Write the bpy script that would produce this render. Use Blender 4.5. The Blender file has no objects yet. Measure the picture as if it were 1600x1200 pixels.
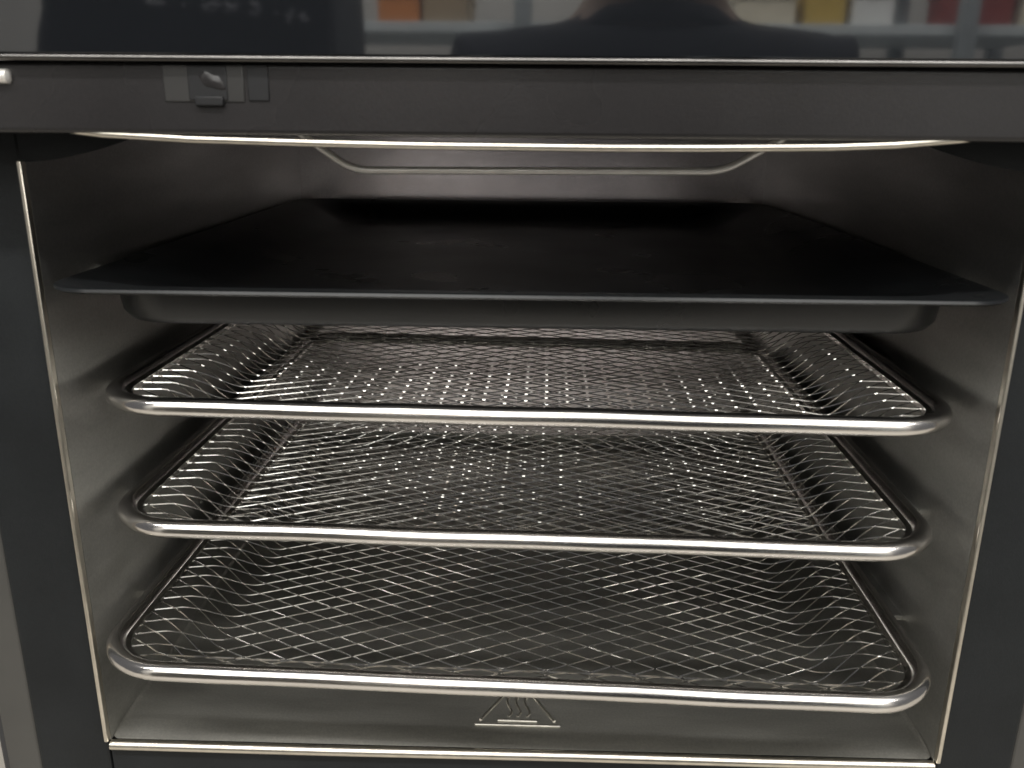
import bpy, bmesh, math, random
from mathutils import Vector, Matrix, noise
S = bpy.context.scene
C = S.collection
PI = math.pi

# ------------------------------------------------------------------ camera
FPX, PITCH, YAW, ROLL = 1363.29, 0.295448, -0.024274, -0.009068
CAM = Vector((0.00345, -0.290936, 0.242073))
fw = Vector((math.sin(YAW)*math.cos(PITCH), math.cos(YAW)*math.cos(PITCH), -math.sin(PITCH)))
rt = Vector((math.cos(YAW), -math.sin(YAW), 0)); dn = fw.cross(rt)
rt, dn = math.cos(ROLL)*rt + math.sin(ROLL)*dn, -math.sin(ROLL)*rt + math.cos(ROLL)*dn
cd = bpy.data.cameras.new('camera'); cam = bpy.data.objects.new('camera', cd); C.objects.link(cam)
cd.sensor_width = 36; cd.lens = FPX/1600*36; cd.clip_start = 0.01; cd.clip_end = 50
cam.matrix_world = Matrix(((rt.x, -dn.x, -fw.x, CAM.x), (rt.y, -dn.y, -fw.y, CAM.y), (rt.z, -dn.z, -fw.z, CAM.z), (0, 0, 0, 1)))
cd.dof.use_dof = True; cd.dof.focus_distance = 0.43; cd.dof.aperture_fstop = 19
S.camera = cam

def at(px, py, axis, val):
    """point where the ray through photo pixel (px,py) meets the plane axis=val"""
    d = rt*((px-800)/FPX) + dn*((py-600)/FPX) + fw
    return CAM + d*((val-CAM[axis])/d[axis])

# ------------------------------------------------------------------ light
w = bpy.data.worlds.new('World'); S.world = w; w.use_nodes = True
w.node_tree.nodes['Background'].inputs[0].default_value = (0.86, 0.86, 0.88, 1)
w.node_tree.nodes['Background'].inputs[1].default_value = 0.13
S.view_settings.view_transform = 'Standard'; S.view_settings.look = 'None'
S.view_settings.exposure = 0; S.view_settings.gamma = 1
def area(name, loc, target, sx, sy, power, col):
    l = bpy.data.lights.new(name, 'AREA'); l.shape = 'RECTANGLE'; l.size = sx; l.size_y = sy; l.energy = power; l.color = col
    o = bpy.data.objects.new(name, l); C.objects.link(o); o.location = loc
    o.rotation_euler = (Vector(target)-Vector(loc)).to_track_quat('-Z', 'Y').to_euler()
    return o
area('ceiling_lamp', (0.15, -1.2, 1.8), (0, 0, 0.1), 2.8, 1.6, 22, (1.0, 0.985, 0.95))
area('window_lamp', (0.1, -2.5, 1.50), (0.05, 0, 0.1), 3.4, 1.4, 44, (0.99, 1.0, 0.98))
area('shelf_fill', (0.1, -1.0, 1.7), (0.1, -2.3, 0.3), 3.0, 0.4, 150, (1.0, 0.98, 0.95))  # added fill light, brightens the shelf and wall behind the camera

# ------------------------------------------------------------------ materials
def mat(name, col, rough=0.5, metal=0.0, ior=None, coat=0.0, var=0.0, vscale=30, stretch=(1, 1, 1), rvar=0.0, bump=0.0, bscale=400, bstretch=(1, 1, 1), aniso=0.0, spec=0.5, grain=0.0, gscale=1500):
    m = bpy.data.materials.new(name); m.use_nodes = True
    n = m.node_tree.nodes; L = m.node_tree.links; b = n['Principled BSDF']
    b.inputs['Base Color'].default_value = (*col, 1); b.inputs['Roughness'].default_value = rough; b.inputs['Metallic'].default_value = metal
    b.inputs['Specular IOR Level'].default_value = spec
    if ior: b.inputs['IOR'].default_value = ior
    if coat: b.inputs['Coat Weight'].default_value = coat; b.inputs['Coat Roughness'].default_value = 0.08
    if aniso: b.inputs['Anisotropic'].default_value = aniso
    if var or rvar or bump:
        tc = n.new('ShaderNodeTexCoord')
    def tex(scale, st, detail=4):
        mp = n.new('ShaderNodeMapping'); mp.inputs['Scale'].default_value = st; L.new(tc.outputs['Object'], mp.inputs['Vector'])
        t = n.new('ShaderNodeTexNoise'); t.inputs['Scale'].default_value = scale; t.inputs['Detail'].default_value = detail
        L.new(mp.outputs[0], t.inputs['Vector']); return t
    if var:
        t = tex(vscale, stretch); r = n.new('ShaderNodeMapRange')
        r.inputs['From Min'].default_value = 0.3; r.inputs['From Max'].default_value = 0.7
        r.inputs['To Min'].default_value = 1-var; r.inputs['To Max'].default_value = 1+var
        L.new(t.outputs['Fac'], r.inputs['Value'])
        x = n.new('ShaderNodeVectorMath'); x.operation = 'SCALE'; x.inputs[0].default_value = col
        last = r.outputs[0]
        if grain:
            t2 = tex(gscale, (1, 1, 1), 2); g = n.new('ShaderNodeMapRange')
            g.inputs['From Min'].default_value = 0.3; g.inputs['From Max'].default_value = 0.7
            g.inputs['To Min'].default_value = 1-grain; g.inputs['To Max'].default_value = 1+grain
            L.new(t2.outputs['Fac'], g.inputs['Value'])
            mm = n.new('ShaderNodeMath'); mm.operation = 'MULTIPLY'; L.new(last, mm.inputs[0]); L.new(g.outputs[0], mm.inputs[1]); last = mm.outputs[0]
        L.new(last, x.inputs['Scale']); L.new(x.outputs[0], b.inputs['Base Color'])
    if rvar:
        t = tex(vscale*0.6, stretch); r = n.new('ShaderNodeMapRange')
        r.inputs['From Min'].default_value = 0.3; r.inputs['From Max'].default_value = 0.7
        r.inputs['To Min'].default_value = max(0.02, rough-rvar); r.inputs['To Max'].default_value = rough+rvar
        L.new(t.outputs['Fac'], r.inputs['Value']); L.new(r.outputs[0], b.inputs['Roughness'])
    if bump:
        t = tex(bscale, bstretch, 3); u = n.new('ShaderNodeBump'); u.inputs['Strength'].default_value = bump; u.inputs['Distance'].default_value = 0.0004
        L.new(t.outputs['Fac'], u.inputs['Height']); L.new(u.outputs[0], b.inputs['Normal'])
    return m
M = {}
M['wall'] = mat('brushed_steel', (0.49, 0.485, 0.46), 0.44, 1.0, var=0.14, vscale=60, stretch=(1, 0.15, 1), rvar=0.06, bump=0.12, bscale=900, bstretch=(1, 0.05, 1), grain=0.08, gscale=1100)
M['floor'] = mat('brushed_steel_floor', (0.51, 0.50, 0.46), 0.46, 1.0, var=0.18, vscale=50, stretch=(0.2, 1, 1), rvar=0.06, bump=0.12, bscale=900, bstretch=(0.05, 1, 1), grain=0.08, gscale=1100)
M['back'] = mat('grey_back_steel', (0.92, 0.84, 0.86), 0.27, 0.95, var=0.08, vscale=40, bump=0.1, bscale=700, grain=0.08, gscale=1100)
M['edge'] = mat('cut_steel_edge', (0.72, 0.67, 0.58), 0.30, 1.0, var=0.1, vscale=150)
M['emboss'] = mat('pressed_steel', (0.74, 0.71, 0.64), 0.32, 1.0, var=0.15, vscale=300)
M['chrome'] = mat('polished_steel', (0.80, 0.77, 0.74), 0.20, 1.0, var=0.06, vscale=90, stretch=(0.1, 1, 1), rvar=0.07, bump=0.06, bscale=1200, bstretch=(0.04, 1, 1))
M['mesh'] = mat('expanded_steel', (0.64, 0.625, 0.59), 0.15, 1.0, var=0.25, vscale=300)
M['rod'] = mat('heating_rod_steel', (0.94, 0.91, 0.86), 0.30, 0.5, var=0.08, vscale=120)
M['enamel'] = mat('black_nonstick', (0.011, 0.012, 0.013), 0.30, 0.0, spec=0.55, var=0.25, vscale=25, rvar=0.05, bump=0.06, bscale=900, grain=0.10, gscale=1300)
M['frame'] = mat('satin_black', (0.012, 0.0135, 0.0145), 0.52, 0.0, spec=0.28, var=0.2, vscale=25, rvar=0.06, bump=0.15, bscale=1500, grain=0.10, gscale=1300)
M['fascia'] = mat('grey_black_plastic', (0.020, 0.0185, 0.019), 0.27, 0.0, var=0.12, vscale=18, rvar=0.05, bump=0.08, bscale=1500, grain=0.10, gscale=1300)
M['glass'] = mat('black_glass', (0.010, 0.011, 0.013), 0.03, 0.0, ior=1.7, rvar=0.02, vscale=12)
M['smoked'] = mat('smoked_metal', (0.13, 0.125, 0.12), 0.22, 1.0, var=0.25, vscale=30)
M['trim'] = mat('grey_trim', (0.075, 0.072, 0.066), 0.5, 0.2, var=0.12, vscale=20, bump=0.08, bscale=900)
M['casing'] = mat('dark_casing', (0.03, 0.03, 0.032), 0.5, 0.0, var=0.1)
M['reflection_grey'] = mat('reflection_grey', (0.028, 0.027, 0.026), 0.42, 0.0, var=0.12, vscale=60)  # reflected tone put into the colour, for the blocks on the fascia
M['reflection_dark'] = mat('reflection_dark', (0.005, 0.005, 0.006), 0.6, 0.0, var=0.1)
M['rubber'] = mat('rubber', (0.02, 0.02, 0.02), 0.8, var=0.1)
M['counter'] = mat('counter_laminate', (0.42, 0.39, 0.34), 0.45, var=0.12, vscale=14, bump=0.05)
M['ground'] = mat('floor_tile', (0.30, 0.28, 0.25), 0.5, var=0.12, vscale=3)
M['navy'] = mat('navy_cloth', (0.020, 0.024, 0.036), 0.9, var=0.2, vscale=40, bump=0.3, bscale=500)
M['skin'] = mat('skin', (0.42, 0.27, 0.19), 0.5, var=0.08, vscale=30)
M['hair'] = mat('dark_hair', (0.02, 0.015, 0.012), 0.5, var=0.2, vscale=80)
M['eye'] = mat('eye_white', (0.6, 0.6, 0.6), 0.2, var=0.02)
M['bag'] = mat('black_bag', (0.012, 0.014, 0.018), 0.7, var=0.3, vscale=14, bump=0.4, bscale=60)
M['chalk'] = mat('chalk_mark', (0.75, 0.75, 0.8), 0.8, var=0.2, vscale=200)
M['shelf'] = mat('pale_blue_board', (0.60, 0.65, 0.66), 0.5, var=0.08)
M['post'] = mat('grey_post', (0.30, 0.33, 0.34), 0.5, var=0.08)
M['card'] = mat('brown_card', (0.36, 0.27, 0.17), 0.7, var=0.15, vscale=8)
M['orange'] = mat('orange_card', (0.55, 0.20, 0.05), 0.6, var=0.1)
M['red'] = mat('red_card', (0.28, 0.05, 0.04), 0.6, var=0.1)
M['cream'] = mat('cream_card', (0.66, 0.60, 0.47), 0.6, var=0.1)
M['white'] = mat('white_card', (0.75, 0.75, 0.73), 0.6, var=0.06)
M['yellow'] = mat('yellow_card', (0.55, 0.38, 0.08), 0.6, var=0.1)
M['cable'] = mat('brown_cable', (0.12, 0.07, 0.05), 0.5, var=0.1)
M['plaster'] = mat('plaster', (0.58, 0.565, 0.53), 0.8, var=0.06, vscale=4)
M['cabinet'] = mat('cabinet_paint', (0.40, 0.38, 0.34), 0.6, var=0.08)

# ------------------------------------------------------------------ helpers
def obj(name, bm, m, parent=None, smooth=False):
    me = bpy.data.meshes.new(name)
    bmesh.ops.recalc_face_normals(bm, faces=bm.faces)
    bm.to_mesh(me); bm.free(); me.materials.append(M[m])
    if smooth:
        me.polygons.foreach_set('use_smooth', [True]*len(me.polygons))
        try: me.set_sharp_from_angle(angle=math.radians(40))
        except Exception: pass
        if smooth == 'box':
            for p in sorted(me.polygons, key=lambda p: -p.area)[:6]: p.use_smooth = False
    o = bpy.data.objects.new(name, me); C.objects.link(o)
    if parent: o.parent = parent
    return o
def tag(o, label=None, cat=None, group=None, kind=None):
    for k, v in (('label', label), ('category', cat), ('group', group), ('kind', kind)):
        if v: o[k] = v
    return o
def empty(name, loc=(0, 0, 0)):
    o = bpy.data.objects.new(name, None); C.objects.link(o); o.location = loc; o.empty_display_size = 0.02; return o
def add_box(bm, x0, x1, y0, y1, z0, z1, bevel=0.0, seg=2):
    r = bmesh.ops.create_cube(bm, size=1)
    vs = r['verts']
    for v in vs:
        v.co = Vector((x0+(v.co.x+0.5)*(x1-x0), y0+(v.co.y+0.5)*(y1-y0), z0+(v.co.z+0.5)*(z1-z0)))
    if bevel:
        es = list({e for v in vs for e in v.link_edges})
        bmesh.ops.bevel(bm, geom=es, offset=bevel, segments=seg, affect='EDGES', profile=0.5)
def box(name, m, parent, *a, bevel=0.0, seg=2):
    bm = bmesh.new(); add_box(bm, *a, bevel=bevel, seg=seg); return obj(name, bm, m, parent, smooth='box' if bevel > 0 else False)
def add_tube(bm, pts, r, n=10, closed=False, flat=1.0, up=Vector((0, 0, 1)), cap=True):
    pts = [Vector(p) for p in pts]; N = len(pts); rings = []
    for i, p in enumerate(pts):
        a = pts[(i-1) % N] if (closed or i > 0) else p
        b = pts[(i+1) % N] if (closed or i < N-1) else p
        t = (b-a).normalized(); s = t.cross(up)
        s = s.normalized() if s.length > 1e-6 else t.orthogonal().normalized()
        u = s.cross(t)
        rr = r[i] if isinstance(r, (list, tuple)) else r
        rings.append([bm.verts.new(p + (s*math.cos(2*PI*k/n) + u*math.sin(2*PI*k/n)*flat)*rr) for k in range(n)])
    for i in range(N if closed else N-1):
        A, B = rings[i], rings[(i+1) % N]
        for k in range(n): bm.faces.new((A[k], A[(k+1) % n], B[(k+1) % n], B[k]))
    if not closed and cap:
        bm.faces.new(rings[0]); bm.faces.new(rings[-1])
def add_ribbon(bm, pts, ha, hb, phi):
    # flat strand of expanded metal: its broad face leans back, facing the front of the tray
    pts = [Vector(p) for p in pts]; N = len(pts); rings = []
    for i, p in enumerate(pts):
        t = (pts[min(i+1, N-1)]-pts[max(i-1, 0)]).normalized()
        h = Vector((t.y, -t.x, 0)); h = h if h.y < 0 else -h
        h.normalize(); n = (h*math.cos(phi)+Vector((0, 0, math.sin(phi)))); n = (n-t*n.dot(t)).normalized(); w = t.cross(n)
        rings.append([bm.verts.new(p+n*(sa*ha)+w*(sb*hb)) for sa, sb in ((1, 1), (1, -1), (-1, -1), (-1, 1))])
    for A, B in zip(rings, rings[1:]):
        for k in range(4): bm.faces.new((A[k], A[(k+1) % 4], B[(k+1) % 4], B[k]))
    bm.faces.new(rings[0]); bm.faces.new(rings[-1])
def rrect(hw, y0, y1, r, n=10):
    """rounded rectangle outline, x -hw..hw, y y0..y1"""
    out = []
    for cx, cy, a0 in ((hw-r, y1-r, 0), (-hw+r, y1-r, 90), (-hw+r, y0+r, 180), (hw-r, y0+r, 270)):
        for k in range(n+1):
            a = math.radians(a0+90*k/n); out.append((cx+r*math.cos(a), cy+r*math.sin(a)))
    return out
def subdiv_path(p, step):
    out = []
    for i in range(len(p)):
        a, b = Vector(p[i]), Vector(p[(i+1) % len(p)]); k = max(1, int((b-a).length/step))
        out += [a.lerp(b, j/k) for j in range(k)]
    return out
def round_path(pts, r, n=8):
    pts = [Vector(p) for p in pts]; out = [pts[0]]
    for i in range(1, len(pts)-1):
        a, p, b = pts[i-1], pts[i], pts[i+1]
        d1 = (a-p).normalized(); d2 = (b-p).normalized()
        A = p+d1*r; B = p+d2*r
        for k in range(n+1):
            t = k/n; out.append(A*(1-t)**2 + p*2*t*(1-t) + B*t*t)
    return out + [pts[-1]]

# ------------------------------------------------------------------ setting
HX, ZC, DEP = 0.165, 0.2385, 0.345          # cavity half width, ceiling height, depth
ZCOUNTER, ZFLOOR = -0.075, -1.0
tag(box('counter', 'counter', None, -0.9, 0.9, -0.20, 0.62, ZCOUNTER-0.04, ZCOUNTER, bevel=0.004), kind='structure')
tag(box('floor', 'ground', None, -2.5, 2.5, -3.2, 0.8, ZFLOOR-0.05, ZFLOOR), kind='structure')

tag(box('wall', 'plaster', None, -2.5, 2.5, -2.75, -2.70, ZFLOOR, 2.4), kind='structure')

# ------------------------------------------------------------------ oven
oven = tag(empty('oven', (0, 0, ZCOUNTER)), 'black countertop oven with open stainless steel cavity holding four trays', 'oven')
ov = lambda o: (setattr(o, 'matrix_parent_inverse', Matrix.Translation((0, 0, -ZCOUNTER))), o)[1]
def opart(name, bm, m, smooth=False, parent=None):
    o = obj(name, bm, m, parent or oven, smooth)
    if parent is None: ov(o)
    return o
def obox(name, m, *a, bevel=0.0, seg=2, parent=None):
    bm = bmesh.new(); add_box(bm, *a, bevel=bevel, seg=seg); return opart(name, bm, m, 'box' if bevel > 0 else False, parent)
T = 0.0014
# side walls: thin sheet steel with a bright cut front edge
for s in (-1, 1):
    x0, x1 = sorted((s*HX, s*(HX+T)))
    sw = obox('side_wall', 'wall', x0, x1, 0.0015, DEP, -0.0005, ZC+0.002)
    bm = bmesh.new(); add_box(bm, x0-0.0001, x1+0.0001, -0.0015, 0.0014, 0.0004, 0.2275, bevel=0.0004)
    opart('wall_edge', bm, 'edge', 'box', sw)
obox('back_wall', 'back', -HX, HX, DEP, DEP+T, 0.0005, ZC)
# the back wall is pressed outwards: a shallow raised fan panel low on it
obox('ceiling', 'wall', -HX, HX, 0.004, DEP, ZC, ZC+T)
# floor sheet with a soft bend at both sides and a rolled front lip
bm = bmesh.new()
prof = [(-HX+0.0001, 0.0015), (-HX+0.0006, 0.0005), (-HX+0.0014, 0.0001), (-HX+0.0022, 0.0)]
prof = prof + [(-HX+0.0022+(2*HX-0.0044)*k/12, 0.0) for k in range(1, 12)] + [(-x, z) for x, z in reversed(prof)]
ys = [0.0035, 0.006, 0.010, 0.016, 0.03, 0.06, 0.1, 0.15, 0.2, 0.25, 0.3, 0.335, 0.341, DEP-0.0002]
zs = [-0.0016, -0.0010, -0.0003, 0, 0, 0, 0, 0, 0, 0, 0, 0, 0.002, 0.008]
rows = [[bm.verts.new((x, y, z+zz)) for x, z in prof] for y, zz in zip(ys, zs)]
for a, b in zip(rows, rows[1:]):
    for k in range(len(prof)-1): bm.faces.new((a[k], a[k+1], b[k+1], b[k]))
floor = opart('cavity_floor', bm, 'floor', True)
bm = bmesh.new(); add_tube(bm, [(-HX, 0.001, -0.0025), (-0.08, 0.0008, -0.0026), (0.02, 0.001, -0.0025), (0.1, 0.0008, -0.0026), (HX, 0.001, -0.0025)], 0.0021, 12)
opart('floor_lip', bm, 'edge', True, floor)
# embossed hot surface mark on the floor
sym = empty('hot_surface_mark'); sym.parent = floor
def emboss(pts, r=0.00068):
    bm = bmesh.new(); add_tube(bm, [(x, y, 0.0001) for x, y in pts], r, 8, flat=0.75); return obj('embossed_line', bm, 'emboss', floor, True)
bpy.data.objects.remove(sym)
ya = 0.0159; sd = 0.0355; h3 = sd*math.sqrt(3)/2
emboss([(-0.0182, ya), (0.0173, ya)])
emboss([(-0.0160, ya+0.0026), (-0.0012, ya+h3-0.001)]); emboss([(0.0150, ya+0.0026), (0.0003, ya+h3-0.001)])
emboss([(-0.0087, 0.0188), (0.0077, 0.0186)], 0.0007)
WV = ((0, 0.0), (0.06, 1.0), (0.16, 1.6), (0.28, 1.7), (0.45, 0.8), (0.62, -0.3), (0.78, -0.8), (0.90, -0.6), (1.0, 0.2))
for x in (-0.0045, -0.0007, 0.0031):
    emboss([(x+0.001*u*0.85, 0.0212+0.0125*t) for t, u in WV], 0.00055)
# rails pressed from the side walls, one pair per tray (placed with the trays below)

# black front frame around the opening, proud corners at the top, grey outer trim
FX, TX = 0.1965, 0.2110
for s in (-1, 1):
    x0, x1 = sorted((s*(HX+T+0.0003), s*FX))
    obox('frame_side', 'frame', x0, x1, 0.002, 0.020, -0.0335, 0.300, bevel=0.0012)
    x0, x1 = sorted((s*(FX+0.0004), s*TX))
    obox('outer_trim', 'trim', x0, x1, 0.0035, 0.022, -0.060, 0.300, bevel=0.001)
    x0, x1 = sorted((s*(TX+0.0005), s*(TX+0.004)))
    obox('side_panel', 'casing', x0, x1, 0.006, 0.40, -0.060, 0.330, bevel=0.001)
    # top corner gusset with a curved lower edge
    bm = bmesh.new(); P = []
    for k in range(13):
        t = k/12; P.append((HX+0.0014-0.047*t, 0.2268+0.0115*t**1.6))
    P += [(HX-0.0457, 0.262), (HX+0.0014, 0.262)]
    f = [bm.verts.new((s*x, 0.0012, z)) for x, z in P]; g = [bm.verts.new((s*x, 0.0035, z)) for x, z in P]
    bm.faces.new(f); bm.faces.new(list(reversed(g)))
    for k in range(len(P)): bm.faces.new((f[k], f[(k+1) % len(P)], g[(k+1) % len(P)], g[k]))
    opart('corner_gusset', bm, 'frame')
obox('frame_bottom', 'frame', -HX-T, HX+T, 0.0022, 0.020, -0.0335, -0.0052, bevel=0.001)
obox('base_strip', 'trim', -FX, FX, 0.0035, 0.022, -0.060, -0.0342, bevel=0.001)
obox('frame_top', 'frame', -HX-T, HX+T, 0.0045, 0.020, ZC+T+0.0005, 0.300)
obox('back_panel', 'casing', -TX-0.004, TX+0.004, 0.4005, 0.404, -0.060, 0.330)
obox('top_panel', 'casing', -TX-0.004, TX+0.004, 0.022, 0.404, 0.3305, 0.334)
obox('base_panel', 'casing', -TX, TX, 0.0225, 0.400, -0.0600, -0.057)
for x in (-0.17, 0.17):
    for y in (0.05, 0.36):
        bm = bmesh.new(); add_tube(bm, [(x, y, ZCOUNTER), (x, y, ZCOUNTER+0.003), (x, y, -0.0600)], [0.014, 0.016, 0.013], 20, up=Vector((0, 1, 0)))
        opart('foot', bm, 'rubber', True)
# bright rolled lip of the top of the opening, bowed a little in the middle
bm = bmesh.new(); pts = []
for px, py in ((20, 190), (90, 200), (160, 209), (300, 217.5), (500, 223.5), (650, 227), (800, 229), (950, 231), (1100, 231.5), (1300, 230), (1400, 226.5), (1500, 218), (1560, 210), (1600, 200)):
    p = at(px, py, 1, -0.0232); pts.append(p)
add_tube(bm, pts, 0.00120, 12); opart('top_lip', bm, 'edge', True)
# heating element at the ceiling: a straight rod with bent ends
a, b, c, d = at(500, 235, 1, 0.007), at(551, 266, 1, 0.007), at(1130, 268, 1, 0.007), at(1190, 236, 1, 0.007)
e0 = a + (a-b)*0.9; e1 = d + (d-c)*0.9
e0.z = min(e0.z, ZC+0.0005); e1.z = min(e1.z, ZC+0.0005)
e0.z = e1.z = ZC+0.0005
bm = bmesh.new(); add_tube(bm, round_path([e0, b, c, e1], 0.006), 0.00125, 12); opart('heating_element', bm, 'rod', True)

# fascia above the opening and the black glass control panel
FY, GY = -0.025, -0.028
zf0 = 0.2366; zg = at(800, 96, 1, FY).z
bm = bmesh.new(); add_box(bm, -0.2145, 0.2145, FY, 0.0015, zf0, zg-0.0006, bevel=0.0016, seg=3); opart('fascia', bm, 'fascia', 'box')
bm = bmesh.new(); add_box(bm, -0.2145, 0.2145, GY, 0.0012, zg+0.0010, 0.334, bevel=0.0005, seg=2); opart('glass_panel', bm, 'glass', 'box')
bm = bmesh.new(); add_tube(bm, [(-0.2140, GY+0.0004, zg+0.0001), (0, GY+0.0004, zg+0.0001), (0.2140, GY+0.0004, zg+0.0001)], 0.0010, 12); opart('panel_trim', bm, 'smoked', True)
# added blocks, shaped and coloured as a blurred reflection in the glossy fascia
def fpx(x, y): return at(x, y, 1, FY)
def frect(name, m, x0, y0, x1, y1, d0, d1, parent=None, bevel=0.0003):
    a, b = fpx(x0, y0), fpx(x1, y1)
    return obox(name, m, a.x, b.x, FY-d0, FY+d1, b.z, a.z, bevel=bevel, parent=parent)
lp = frect('reflection_plate', 'reflection_grey', 253, 101, 384, 160, 0.0004, 0.001)
frect('reflection_square', 'reflection_dark', 292, 102, 358, 157, 0.0007, 0.0005, parent=lp)
frect('reflection_strip', 'reflection_dark', 385, 101, 422, 158, 0.0005, 0.001, parent=lp)
frect('reflection_notch', 'reflection_dark', 306, 150, 352, 166, 0.0016, 0.0003, parent=lp, bevel=0.0005)
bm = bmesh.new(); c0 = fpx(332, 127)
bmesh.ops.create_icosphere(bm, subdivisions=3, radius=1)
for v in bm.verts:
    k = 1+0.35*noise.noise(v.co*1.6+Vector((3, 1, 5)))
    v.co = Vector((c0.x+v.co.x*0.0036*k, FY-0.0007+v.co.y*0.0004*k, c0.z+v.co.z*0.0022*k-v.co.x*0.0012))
opart('reflection_smudge', bm, 'fascia', True, lp)
# bright hinge pin at the far left of the fascia
p0 = fpx(5, 119); bm = bmesh.new()
add_tube(bm, [(p0.x-0.004, FY-0.0005, p0.z), (p0.x+0.0018, FY-0.0005, p0.z), (p0.x+0.0024, FY-0.0005, p0.z)], [0.0021, 0.0021, 0.0012], 16)
opart('hinge_pin', bm, 'rod', True)

# ------------------------------------------------------------------ trays
RW, RL, RR, RT = 0.1560, 0.300, 0.025, 0.0036          # rim centre line half width, length, corner radius, tube radius
def sdf(x, y, hw, y0, y1, r):
    cy = (y0+y1)/2; hy = (y1-y0)/2
    qx = abs(x)-hw+r; qy = abs(y-cy)-hy+r
    return -(math.hypot(max(qx, 0), max(qy, 0)) + min(max(qx, qy), 0) - r)
def sm(t): t = max(0, min(1, t)); return t*t*(3-2*t)
def mesh_z(s): return -0.0025*max(0, min(1, s/0.018)) - 0.0095*sm((s-0.014)/0.022)
def make_mesh(seed):
    rnd = random.Random(seed); bm = bmesh.new()
    LW, SW = 0.0175, 0.0089
    nj = int(RL/(SW/2))+2; ni = int(2*RW/LW)+3
    ox, oy = rnd.uniform(0, LW), rnd.uniform(0, SW)
    node = {}
    for j in range(nj):
        for i in range(-1, ni):
            x = -RW-LW+ox+(i+0.5*(j % 2))*LW; y = -SW+oy+j*SW/2
            q = noise.noise(Vector((x*14, y*14, seed*3.1))); q2 = noise.noise(Vector((x*14+9, y*14, seed*3.1)))
            node[i, j] = Vector((x+q*0.0008+rnd.uniform(-1, 1)*0.00010, y+q2*0.0006+rnd.uniform(-1, 1)*0.00008, 0))
    ins = lambda p: sdf(p.x, p.y, RW, 0, RL, RR)
    def lift(p, dz=0.0):
        s = ins(p); zz = max(mesh_z(RW-abs(p.x)), mesh_z(RL-p.y), -0.012*sm((p.y-0.003)/0.013), mesh_z(s*1.25)); return Vector((p.x, p.y, zz+dz+0.0008*noise.noise(Vector((p.x*9, p.y*9, seed)))))
    lim = 0.0015
    B = 0.0006
    PHI = math.radians(21.5)
    def seg(a, b, ha, hb, k):
        pts = [a.lerp(b, t/k) for t in range(k+1)]
        keep = [p for p in pts if ins(p) > lim]
        if len(keep) >= 2: add_ribbon(bm, [lift(p) for p in keep], ha, hb, PHI+rnd.uniform(-0.05, 0.05))
    for (i, j), p in node.items():
        if ins(p) < -0.012: continue
        seg(p+Vector((-B*1.25, 0, 0)), p+Vector((B*1.25, 0, 0)), 0.00018, 0.00024, 2)
        for di in ((0, -1) if j % 2 == 0 else (0, 1)):
            q = node.get((i+di, j+1))
            if q is None: continue
            sx = 1 if q.x > p.x else -1
            near = min(ins(p), ins(q)) < 0.045
            seg(p+Vector((sx*B, 0.00025, 0)), q+Vector((-sx*B, -0.00025, 0)), 0.00017, 0.00022, 5 if near else 2)
    return bm
def rim_path(n=12):
    return [tuple(v) for v in subdiv_path([(a, b, 0) for a, b in rrect(RW, 0, RL, RR, n)], 0.012)]
def rim_bm():
    bm = bmesh.new(); P = [Vector(p) for p in rim_path()]; sd = len(bpy.data.objects)
    N3 = lambda p, k, o: noise.noise(Vector((p.x*k+o, p.y*k, sd*1.7)))
    Q = [p+Vector((0.0003*N3(p, 25, 0), 0.0003*N3(p, 25, 7), 0.0003*N3(p, 22, 13))) for p in P]
    add_tube(bm, Q, [RT*(1+0.035*N3(p, 60, 3)) for p in P], 16, closed=True); return bm
def crimp_bm():
    # flat sheet edge that clamps the mesh, inside the rim tube
    bm = bmesh.new(); prev = None; first = None
    outer = rrect(RW-0.002, 0.002, RL-0.002, RR-0.002, 12); inner = rrect(RW-0.0055, 0.0055, RL-0.0055, RR-0.0055, 12)
    n = len(outer); R = []
    for k in range(n):
        (ax, ay), (bx, by) = outer[k], inner[k]
        R.append([bm.verts.new((ax, ay, 0.0014)), bm.verts.new((bx, by, 0.0004)), bm.verts.new((bx, by, -0.0016)), bm.verts.new((ax, ay, -0.0022))])
    for k in range(n):
        a, b = R[k], R[(k+1) % n]
        for m in range(4): bm.faces.new((a[m], a[(m+1) % 4], b[(m+1) % 4], b[m]))
    return bm
# x, y, z of the front rim, yaw, roll
trays = [((-0.0005, 0.003, 0.1405), -0.9, 0.35, 11, 'steel mesh tray with rolled rim directly below the black baking tray, highest of the three'),
         ((-0.0016, 0.002, 0.0925), -1.0, 0.35, 23, 'middle one of the three steel mesh trays with rolled rims'),
         ((-0.0030, -0.018, 0.0433), -1.0, 0.65, 37, 'lowest steel mesh tray, rim jutting out over the hot surface mark on the cavity floor')]
def ledge(s, y0, y1, ztop, reach):
    bm = bmesh.new(); x0, x1 = sorted((s*(HX+0.0003), s*reach))
    add_box(bm, x0, x1, y0, y1, ztop-0.0026, ztop, bevel=0.0009)
    opart('tray_ledge', bm, 'wall', 'box')
for loc, yaw, roll, seed, label in trays:
    t = tag(empty('mesh_tray', loc), label, 'oven tray', 'steel mesh trays stacked in the oven')
    t.rotation_euler = (0, math.radians(roll), math.radians(yaw))
    obj('rim', rim_bm(), 'chrome', t, True)
    obj('rim_clamp', crimp_bm(), 'mesh', t)
    obj('wire_mesh', make_mesh(seed), 'mesh', t)
    bpy.context.view_layer.update()
    for s in (-1, 1):
        z = min((t.matrix_world @ Vector((s*RW, yy, -RT))).z for yy in (0.1, 0.2))
        ledge(s, 0.045, DEP-0.004, z, 0.1555)
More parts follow.
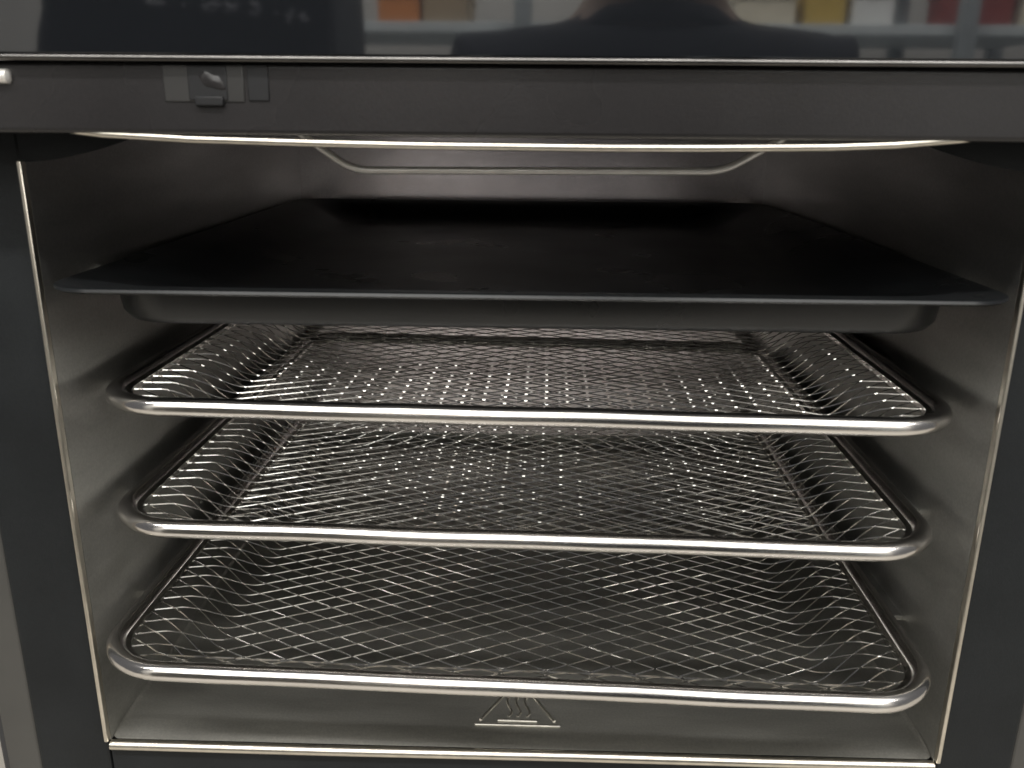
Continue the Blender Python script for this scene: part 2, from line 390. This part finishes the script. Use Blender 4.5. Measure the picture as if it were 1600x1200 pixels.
# black baking pan
PX, PY0, PY1, PZ = 0.1620, -0.012, 0.330, 0.1865
pan = tag(empty('baking_tray', (0.0005, PY0, PZ)), 'shallow black non-stick baking tray on the top level, above the mesh trays', 'baking tray')
L = PY1-PY0
def loft(bm, secs):
    rings = [[bm.verts.new((x, y, z)) for x, y in rrect(hw, y0, y1, r, 10)] for hw, y0, y1, r, z in secs]
    for a, b in zip(rings, rings[1:]):
        n = len(a)
        for k in range(n): bm.faces.new((a[k], a[(k+1) % n], b[(k+1) % n], b[k]))
    return rings
bm = bmesh.new()
# outside, bottom up, over the flange edge, down the inside
sec = [(0.1420, 0.026, L-0.020, 0.018, -0.0160), (0.1474, 0.0212, L-0.015, 0.021, -0.0152), (0.1498, 0.0190, L-0.0125, 0.023, -0.0125),
       (0.1515, 0.0178, L-0.011, 0.024, -0.0014),
       (0.1550, 0.008, L-0.006, 0.016, -0.0010), (0.1612, 0.0007, L-0.0006, 0.0175, -0.0010), (0.1620, 0.0, L, 0.0175, -0.0003),
       (0.1618, 0.0003, L-0.0002, 0.0175, 0.0006), (0.1605, 0.0018, L-0.0015, 0.0170, 0.0009), (0.1585, 0.004, L-0.0035, 0.0168, 0.0004),
       (0.1500, 0.011, L-0.009, 0.018, -0.0004), (0.1420, 0.0185, L-0.0145, 0.020, -0.0026), (0.1320, 0.0290, L-0.0225, 0.022, -0.0068),
       (0.1240, 0.0370, L-0.0290, 0.022, -0.0098), (0.1190, 0.0420, L-0.0340, 0.020, -0.0108), (0.1120, 0.0480, L-0.0410, 0.018, -0.0112)]
rg = loft(bm, sec); bm.faces.new(rg[0]); bm.faces.new(rg[-1])
obj('pan', bm, 'enamel', pan, True)
for s in (-1, 1): ledge(s, 0.045, DEP-0.004, PZ-0.0011, 0.1575)

# ------------------------------------------------------------------ what the black glass reflects, standing behind the camera
def mirr(px, py, yr):
    """real point at depth yr (behind the camera) whose mirror image in the glass shows at photo pixel (px,py)"""
    p = at(px, py, 1, 2*GY-yr); return Vector((p.x, yr, p.z))
# person taking the picture (seen only as a dark reflection)
def skin_mesh(name, verts, edges, radii, m, root=0, sub=2):
    me = bpy.data.meshes.new(name); me.from_pydata(verts, edges, []); me.materials.append(M[m])
    o = bpy.data.objects.new(name, me); C.objects.link(o)
    o.modifiers.new('skin', 'SKIN')
    for i, r in enumerate(radii):
        sv = me.skin_vertices[0].data[i] if me.skin_vertices else None
        if sv: sv.radius = r if isinstance(r, tuple) else (r, r); sv.use_root = (i == root)
    md = o.modifiers.new('sub', 'SUBSURF'); md.levels = sub; md.render_levels = sub
    o.modifiers['skin'].use_smooth_shade = True
    return o
neck = mirr(1028, 2, -0.70)
PXc, PYc = neck.x, -0.72
person = tag(empty('person', (PXc, PYc, ZFLOOR)), 'person in a dark navy top standing in front of the oven, mirrored in black glass', 'person')
nz = neck.z-ZFLOOR                                    # neck pit height above the floor
def figure(which):
    V, E_, R_ = [], [], []
    def v(x, y, z, r, frm=None):
        V.append((x, y, z)); R_.append(r); i = len(V)-1
        if frm is not None: E_.append((frm, i))
        return i
    g = 1.0 if which == 'body' else 1.13
    pel = v(0, 0, 0.66*nz, (0.145*g, 0.105*g))
    wa = v(0, 0, 0.78*nz, (0.125*g, 0.09*g), pel); ch = v(0, 0.0, 0.90*nz, (0.15*g, 0.10*g), wa); up = v(0, -0.01, 0.955*nz, ((0.10, 0.065) if g == 1 else (0.135, 0.095)), ch)
    if which != 'body': co = v(0, -0.006, 0.985*nz, 0.088, up); v(0, -0.002, 1.012*nz, 0.068, co)
    if which == 'body':
        nk = v(0, -0.005, 1.01*nz, 0.055, up); n2 = v(0, 0.015, nz+0.06, 0.052, nk); jaw = v(0, 0.035, nz+0.115, (0.065, 0.078), n2)
        hd = v(0, 0.025, nz+0.185, (0.074, 0.092), jaw); v(0, 0.02, nz+0.245, (0.055, 0.068), hd)
        v(0, 0.125, nz+0.15, 0.012, jaw)              # nose
        for s in (-1, 1): v(s*0.082, 0.02, nz+0.16, (0.012, 0.02), hd)   # ears
    for s in (-1, 1):
        sh = v(s*0.165, -0.01, 0.945*nz if g == 1 else 0.950*nz, 0.044 if g == 1 else 0.062, up); el = v(s*0.225, -0.02, 0.73*nz, 0.043*g, sh); 
        if which == 'body':
            wr = v(s*0.235, 0.06, 0.565*nz, 0.027, el); pa = v(s*0.235, 0.075, 0.525*nz, (0.022, 0.034), wr)
            for k, (oy, ln) in enumerate(((-0.027, 0.065), (-0.009, 0.078), (0.010, 0.082), (0.028, 0.072))):
                kn = v(s*0.235, 0.085+oy, 0.525*nz-0.045, 0.009, pa); mi = v(s*0.228, 0.088+oy, 0.525*nz-0.045-ln*0.55, 0.0085, kn); v(s*0.216, 0.09+oy, 0.525*nz-0.045-ln, 0.007, mi)
            th = v(s*0.215, 0.115, 0.525*nz-0.01, 0.010, pa); v(s*0.205, 0.128, 0.525*nz-0.045, 0.009, th)
        else:
            v(s*0.233, 0.05, 0.60*nz, 0.036, el)
        hp = v(s*0.085, 0, 0.60*nz, 0.088*g, pel); kn = v(s*0.095, 0.01, 0.33*nz, 0.058*g, hp)
        an = v(s*0.10, -0.01, 0.07*nz, 0.040*g, kn)
        if which == 'body':
            he = v(s*0.10, 0.0, 0.04, 0.038, an); v(s*0.11, 0.14, 0.032, (0.042, 0.028), he)
    return V, E_, R_
for which, m in (('body', 'skin'), ('clothes', 'navy')):
    o = skin_mesh(which, *figure(which), m); o.parent = person
bm = bmesh.new(); bmesh.ops.create_icosphere(bm, subdivisions=4, radius=1)
for v in bm.verts:
    p = v.co.copy(); k = 1+0.04*noise.noise(p*6)
    v.co = Vector((p.x*0.098*k, 0.0+p.y*0.112*k-0.005, nz+0.20+p.z*0.125*k))
bmesh.ops.delete(bm, geom=[v for v in bm.verts if v.co.y > 0.05 and v.co.z < nz+0.235], context='VERTS')
obj('hair', bm, 'hair', person, True)
for s in (-1, 1):
    bm = bmesh.new(); bmesh.ops.create_uvsphere(bm, u_segments=12, v_segments=8, radius=0.012, matrix=Matrix.Translation((s*0.032, 0.108, nz+0.178))); obj('eye', bm, 'eye', person, True)

# cabinet with the black bag, left
YB = -0.95
b0, b1 = mirr(22, 60, YB), mirr(522, 60, YB); zb = 0.10
cab = tag(empty('cabinet', ((b0.x+b1.x)/2, YB-0.15, ZFLOOR)), 'beige cabinet behind the camera carrying the black bag', 'cabinet')
cw = (b1.x-b0.x)/2
H = zb-ZFLOOR
box('carcass', 'cabinet', cab, -cw-0.05, cw+0.02, -0.18, 0.16, 0, H-0.02, bevel=0.003)
box('top', 'cabinet', cab, -cw-0.06, cw+0.03, -0.19, 0.175, H-0.0195, H, bevel=0.003)
for k in (-1, 1): box('door', 'cabinet', cab, min(k*0.004, k*(cw+0.01)), max(k*0.004, k*(cw+0.01)), 0.1605, 0.178, 0.05, H-0.03, bevel=0.002)
bag = tag(empty('bag', ((b0.x+b1.x)/2, YB-0.12, zb)), 'black bag with faint pale handwriting on the cabinet', 'bag')
bm = bmesh.new(); add_box(bm, -cw, cw, -0.10, 0.12, 0.0, 0.34, bevel=0.012, seg=3)
bmesh.ops.subdivide_edges(bm, edges=[e for e in bm.edges if e.calc_length() > 0.1], cuts=10, use_grid_fill=True)
zl = mirr(60, 40, YB).z-zb
for v in bm.verts:
    if v.co.x < 0:                                   # slumped, lumpy left end
        k = -v.co.x/cw; v.co.x += 0.03*k**4*max(0, (v.co.z-0.15)/0.1) + 0.010*k*noise.noise(v.co*22)
    v.co.y += 0.008*noise.noise(v.co*14)
obj('sack', bm, 'bag', bag, True)
strokes = [[(228, 3), (245, 5), (256, 4)], [(286, 4), (287, 10)], [(316, 9), (324, 15), (334, 16), (340, 10), (334, 5), (324, 8), (326, 15), (336, 14), (344, 5)],
           [(352, 5), (362, 12), (370, 15)], [(372, 6), (362, 14), (352, 18)], [(392, 5), (404, 8), (398, 12), (406, 16), (402, 22), (391, 20)], [(430, 20), (431, 21)],
           [(458, 14), (453, 24), (450, 36)], [(448, 27), (457, 24)], [(476, 22), (469, 27), (473, 32), (481, 30)]]
bpy.context.view_layer.update()
for st in strokes:
    bm = bmesh.new(); pts = [mirr(x, y, YB+0.0085)-bag.location for x, y in st]
    add_tube(bm, pts, 0.0019, 6, flat=1.0, up=Vector((0, 1, 0))); obj('handwriting', bm, 'chalk', bag)
# shelf unit, right and middle
YS = -1.75
sx0, sx1 = mirr(470, 60, YS).x, mirr(1680, 60, YS).x
sh = tag(empty('storage_shelf', ((sx0+sx1)/2, YS, ZFLOOR)), 'pale blue storage shelf behind the person, mirrored in black glass', 'shelf')
hw = (sx1-sx0)/2
zt = mirr(800, 42, YS).z-ZFLOOR
for z in (0.25, 0.85, zt-0.012, zt+0.40):
    box('shelf_board', 'shelf', sh, -hw, hw, -0.35, 0.0, z, z+0.022, bevel=0.002)
for x in (-hw-0.02, -hw+0.28*2*hw, -hw+0.845*2*hw, hw-0.01):
    for y in (-0.37, 0.002): box('post', 'post', sh, x, x+0.035, y, y+0.03, 0, zt+0.5, bevel=0.002)
def carton(px0, px1, py, m, label, dy=-0.05, dep=0.25, name='storage_box', tilt=0):
    a, b = mirr(px0, py, YS+dy), mirr(px1, py, YS+dy)
    z0 = zt+0.0102+ZFLOOR
    t = tag(empty(name, ((a.x+b.x)/2, YS+dy, z0)), label, 'box', 'boxes on the storage shelf')
    hh = max(0.05, a.z-z0); ww = (b.x-a.x)/2
    box('carton', m, t, -ww, ww, -dep, 0, 0, hh, bevel=0.003)
    box('lid', m, t, -ww-0.003, ww+0.003, -dep-0.003, 0.003, hh+0.0005, hh+0.018, bevel=0.002)
carton(590, 655, 8, 'orange', 'orange box on the storage shelf')
carton(660, 730, -8, 'card', 'brown cardboard box next to the orange box')
carton(1150, 1245, 2, 'cream', 'cream box on the storage shelf')
carton(1262, 1325, -15, 'yellow', 'narrow yellow box on the storage shelf')
carton(1335, 1400, -2, 'white', 'white box on the storage shelf')
carton(1530, 1590, -20, 'red', 'red box at the end of the storage shelf')
carton(1600, 1640, 0, 'cream', 'small cream box beside the red box')
